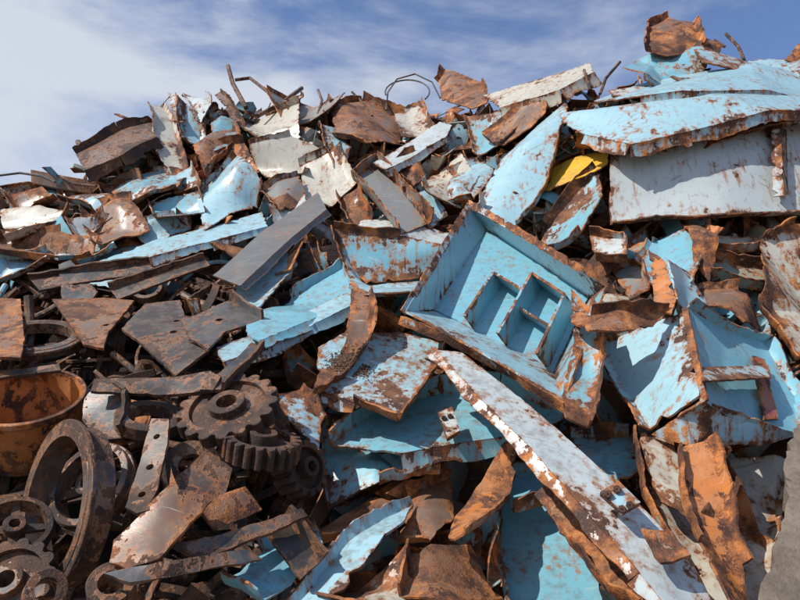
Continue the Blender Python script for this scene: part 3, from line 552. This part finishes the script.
# ------------------------------------------------------------------ the mass of scrap
pile=Acc()
def covers(V,step):
    for v in V[::step]:
        d=v-CAM; L=np.linalg.norm(d); 
        if bvh.ray_cast(Vector(v),Vector(d/L),3.0)[0] is not None: return 1
    return 0
cnt=0
def pick(r,l):
    c=[x[0] for x in l]; w=np.array([x[1] for x in l],float); return c[r.choice(len(c),p=w/w.sum())]
NF=4200
for k in range(NF):
    r=np.random.default_rng(5000+k)
    x=r.uniform(-7.5,7.5); zr=ridge(x); z=zr*(r.uniform(0,1)**.9)
    if abs(x)>1.2+ .75*face(x,z): continue
    zone='G' if (x<-.75 and z<3.0) else ('U' if x<.9 and z>3.6 else 'R')
    if zone!='G' and z>zr-.5 and r.uniform()<.35: continue
    acc=Acc(); s=math.exp(r.normal(.03,.38)); ty=r.uniform()
    if zone=='G':
        s*=.92
        col=pick(r,[(BG,2.),(BR,.6),(DB,5),(DG,3),(GR,.6),(OR,.2),(BL,.1)]); ru=r.uniform(.35,.8)
        if ty<.10: gear(acc,np.zeros(3),(0,0,1),.09+.10*r.uniform(),int(r.integers(11,20)),.04+.06*r.uniform(),col,ru,dep=.16)
        elif ty<.20: R=.06+.14*r.uniform(); ringpart(acc,np.zeros(3),(0,0,1),R,R*r.uniform(.45,.85),.04+.1*r.uniform(),col,ru,lip=.02 if r.uniform()<.4 else 0)
        elif ty<.48: plate_grid(acc,loc_beam(r,.5*s+.1,'F',.05+.06*r.uniform(),0,1,.15,.15,.002),.024,col,ru)
        elif ty<.68: plate_grid(acc,loc_beam(r,.45*s+.1,pick(r,[('L',1),('C',1)]),.08,.06,1,.15,.15,.002),.014,col,ru)
        elif ty<.78: tube(acc,np.array([[t*.5*s,.06*s*math.sin(2*t+k),0] for t in np.linspace(-1,1,7)]),.012+.03*r.uniform(),col,ru,9)
        else: plate_grid(acc,loc_plate(r,.32*s,.2*s,1,.3,.004,.003,False),.022,col,ru)
        out=r.uniform(-.1,.42); tilt=.75
    else:
        if zone=='U': col=pick(r,[(BR,2.2),(BG,.6),(CR,2.),(PB,2.4),(BL,2.6),(GR,1.3),(WH,1.3),(DG,.8),(GN,.5),(RD,.1),(OR,.6)])
        else: col=pick(r,[(BR,2.2),(BG,.5),(CR,1.4),(PB,2.),(BL,2.8),(GR,1),(WH,1.2),(DG,.6),(GN,.5),(RD,.15),(OR,.8)])
        ru=float(np.clip(r.normal(.49,.13),.2,.95)) if col not in (BR,BG) else r.uniform(.45,.85)
        if ty<.46: plate_grid(acc,loc_plate(r,.64*s,.33*s,int(r.integers(1,4)),.85,.012*s,.008),.014,col,ru)
        elif ty<.82: plate_grid(acc,loc_beam(r,1.05*s,pick(r,[('L',2),('C',2.5),('Z',1),('U',.4)]),.16*s+.04,.12*s+.03,2,.4,.45,.008),.016,col,ru)
        elif ty<.93: plate_grid(acc,loc_beam(r,.95*s,'F',.10*s+.03,0,3,.5,.6,.008),.014,col,ru)
        else: tube(acc,np.array([[t*.4*s,.12*s*math.sin(1.6*t+k),.1*s*math.cos(2*t)] for t in np.linspace(-1,1,13)]),.010+.018*r.uniform(),col,ru)
        out=r.uniform(-.45,.26); tilt=.9
    n=unit(np.array([-.05,-.62,.75])+r.normal(0,1,3)*tilt*.64)
    M=frame(n,r.uniform(0,6.28)); c=np.array([x,face(x,z),z])
    dirn=unit(c-CAM)
    c=c-dirn*out
    V=acc.verts()@M+c; st=max(1,len(V)//110)
    ok=False
    for tr in range(5):
        if covers(V,st)==0: ok=True;break
        V=V+dirn*.28; c=c+dirn*.28
    if not ok: continue
    if V[:,2].min()<-.1: continue
    if zone!='G' and V[:,2].max()>ridge(c[0])+.25: continue
    acc.V=[v@M+c for v in acc.V]; pile.merge(acc); cnt+=1
print('pieces',cnt,pile.n,time.time()-T0)
pile.build('scrap_metal_pile',STEEL,False)
# ------------------------------------------------------------------ heap core and ground
core=Acc(); xs=np.linspace(-13,13,170); rows=[]
for t in np.linspace(-.02,1,90):
    z=t*(ridge(xs)-.25); rows.append(np.stack([xs,face(xs,z)+.9,z],1))
for t in np.linspace(.02,1,40):
    zr=ridge(xs)-.25; rows.append(np.stack([xs,face(xs,zr)+.9+t*9,zr*(1-sst(.1,1,t))-.05*t],1))
G=np.stack(rows); G=G+crumple(G,.13,1.6,77,9)
core.add(G,gfaces(G.shape[0],G.shape[1],True),.2,DB,.75)
core.build('rubble_mound',CORE,False)  # heap body, its near-black colour stands in for shade between pieces
def sheet(name,size,mat,z=0,n=2):
    me=bpy.data.meshes.new(name); g=np.linspace(-size,size,n); V=[(a,b,z) for a in g for b in g]
    me.from_pydata(V,[],[tuple(int(i) for i in f) for f in gfaces(n,n,True)]); ob=bpy.data.objects.new(name,me); scene.collection.objects.link(ob); me.materials.append(mat)
sheet('ground',600,GROUND)
deps=[(350,364,.18,3200)]
bx=np.array([[0,0,1],[.9,0,.1],[.2,.9,0],[-.8,.5,.1],[-.7,-.6,0],[.4,-.9,.1],[0,0,-.8]])
bf=[(0,1,2),(0,2,3),(0,3,4),(0,4,5),(0,5,1),(6,2,1),(6,3,2),(6,4,3),(6,5,4),(6,1,5)]
for du_,dv_,rad,nn_ in deps:
    c=P(du_,dv_,1.1); r=np.random.default_rng(du_+50); VV=[];FF=[]
    for i in range(nn_):
        q=r.normal(0,.42,2)*rad; s0=c+np.array([q[0],q[1]*.7,1.2])
        h=bvh.ray_cast(Vector(s0),Vector((0,0,-1)),2.2)
        if h[0] is None: continue
        nrm=h[1] if h[1].z>0 else -h[1]
        if nrm.z<.35: continue
        sz=.003+.007*r.uniform()**3; lift=max(0,.05*(1-np.linalg.norm(q)/rad))*r.uniform()
        v=bx*(1+.4*r.normal(size=bx.shape))*sz+np.array(h[0])+np.array([0,0,lift]); o=len(VV)*7
        VV.append(v); FF+=[(a+o,b_+o,d+o) for a,b_,d in bf]
    if VV:
        V=np.concatenate(VV)-c; me=bpy.data.meshes.new('loose_soil'); me.from_pydata([tuple(p) for p in V],[],FF); ob=bpy.data.objects.new('loose_soil',me); ob.location=c; scene.collection.objects.link(ob); me.materials.append(SOIL)
def slab():
    a=Acc(); f=[(800,432,1.1),(850,440,1.0),(860,640,1.4),(768,640,1.6),(772,560,1.5),(786,490,1.3)]
    cut(a,np.array(q3(f)),CR,.0,th=.18,jag=.01,cr=.03,fr=5,smooth=True,bulge=.15,fold=.15)
    a.build('concrete_slab',CONC)
slab()
# ------------------------------------------------------------------ light, sky, camera
EL=R_(48)
sd=unit(np.array([-.76,-.42,.0])); sd=np.array([sd[0]*math.cos(EL),sd[1]*math.cos(EL),math.sin(EL)])
su=bpy.data.lights.new('sun','SUN'); su.energy=5.0; su.angle=R_(.5); su.color=(1,.955,.885)
so=bpy.data.objects.new('sun',su); so.rotation_euler=Vector(sd).to_track_quat('Z','Y').to_euler(); scene.collection.objects.link(so)
w=bpy.data.worlds.new('World'); scene.world=w; w.use_nodes=True; t=w.node_tree; t.nodes.clear(); b=NB(t)
sk=b.n('ShaderNodeTexSky',sky_type='NISHITA'); sk.sun_disc=False; sk.sun_elevation=EL; sk.sun_rotation=math.atan2(sd[0],sd[1]); sk.dust_density=.6; sk.ozone_density=1.2
tc=b.n('ShaderNodeTexCoord').outputs['Generated']
a=b.noise(b.mapv(tc,(1.5,1.5,4.),(0,.35,0)),1.5,7,.58,.25); c2=b.noise(b.mapv(tc,(1.,1.,2.)),1.6,3,.5)
sx=b.n('ShaderNodeSeparateXYZ'); b.l(tc,sx.inputs[0])
fac=b.math('ADD',b.math('ADD',b.math('MULTIPLY',a,.85),b.math('MULTIPLY',c2,.30)),b.math('MULTIPLY',sx.outputs[0],-.16))
fac=b.step(fac,.49,.73,.04,.88)
col=b.mix(1.,sk.outputs[0],(1.85,2.2,2.8),'MULTIPLY')
col=b.mix(fac,col,(13.,13.7,15.))
bg=b.n('ShaderNodeBackground'); b.l(col,bg.inputs[0]); bg.inputs[1].default_value=.055
ow=b.n('ShaderNodeOutputWorld'); b.l(bg.outputs[0],ow.inputs[0])
cd=bpy.data.cameras.new('camera'); cd.lens=FP/800*36; cd.sensor_width=36; cd.clip_end=3000; cd.clip_start=.05
co=bpy.data.objects.new('camera',cd); co.location=CAM; co.rotation_euler=(math.pi/2+PITCH,0,0); scene.collection.objects.link(co); scene.camera=co
scene.view_settings.view_transform='Standard'; scene.view_settings.look='None'; scene.view_settings.exposure=0
print('done',time.time()-T0)
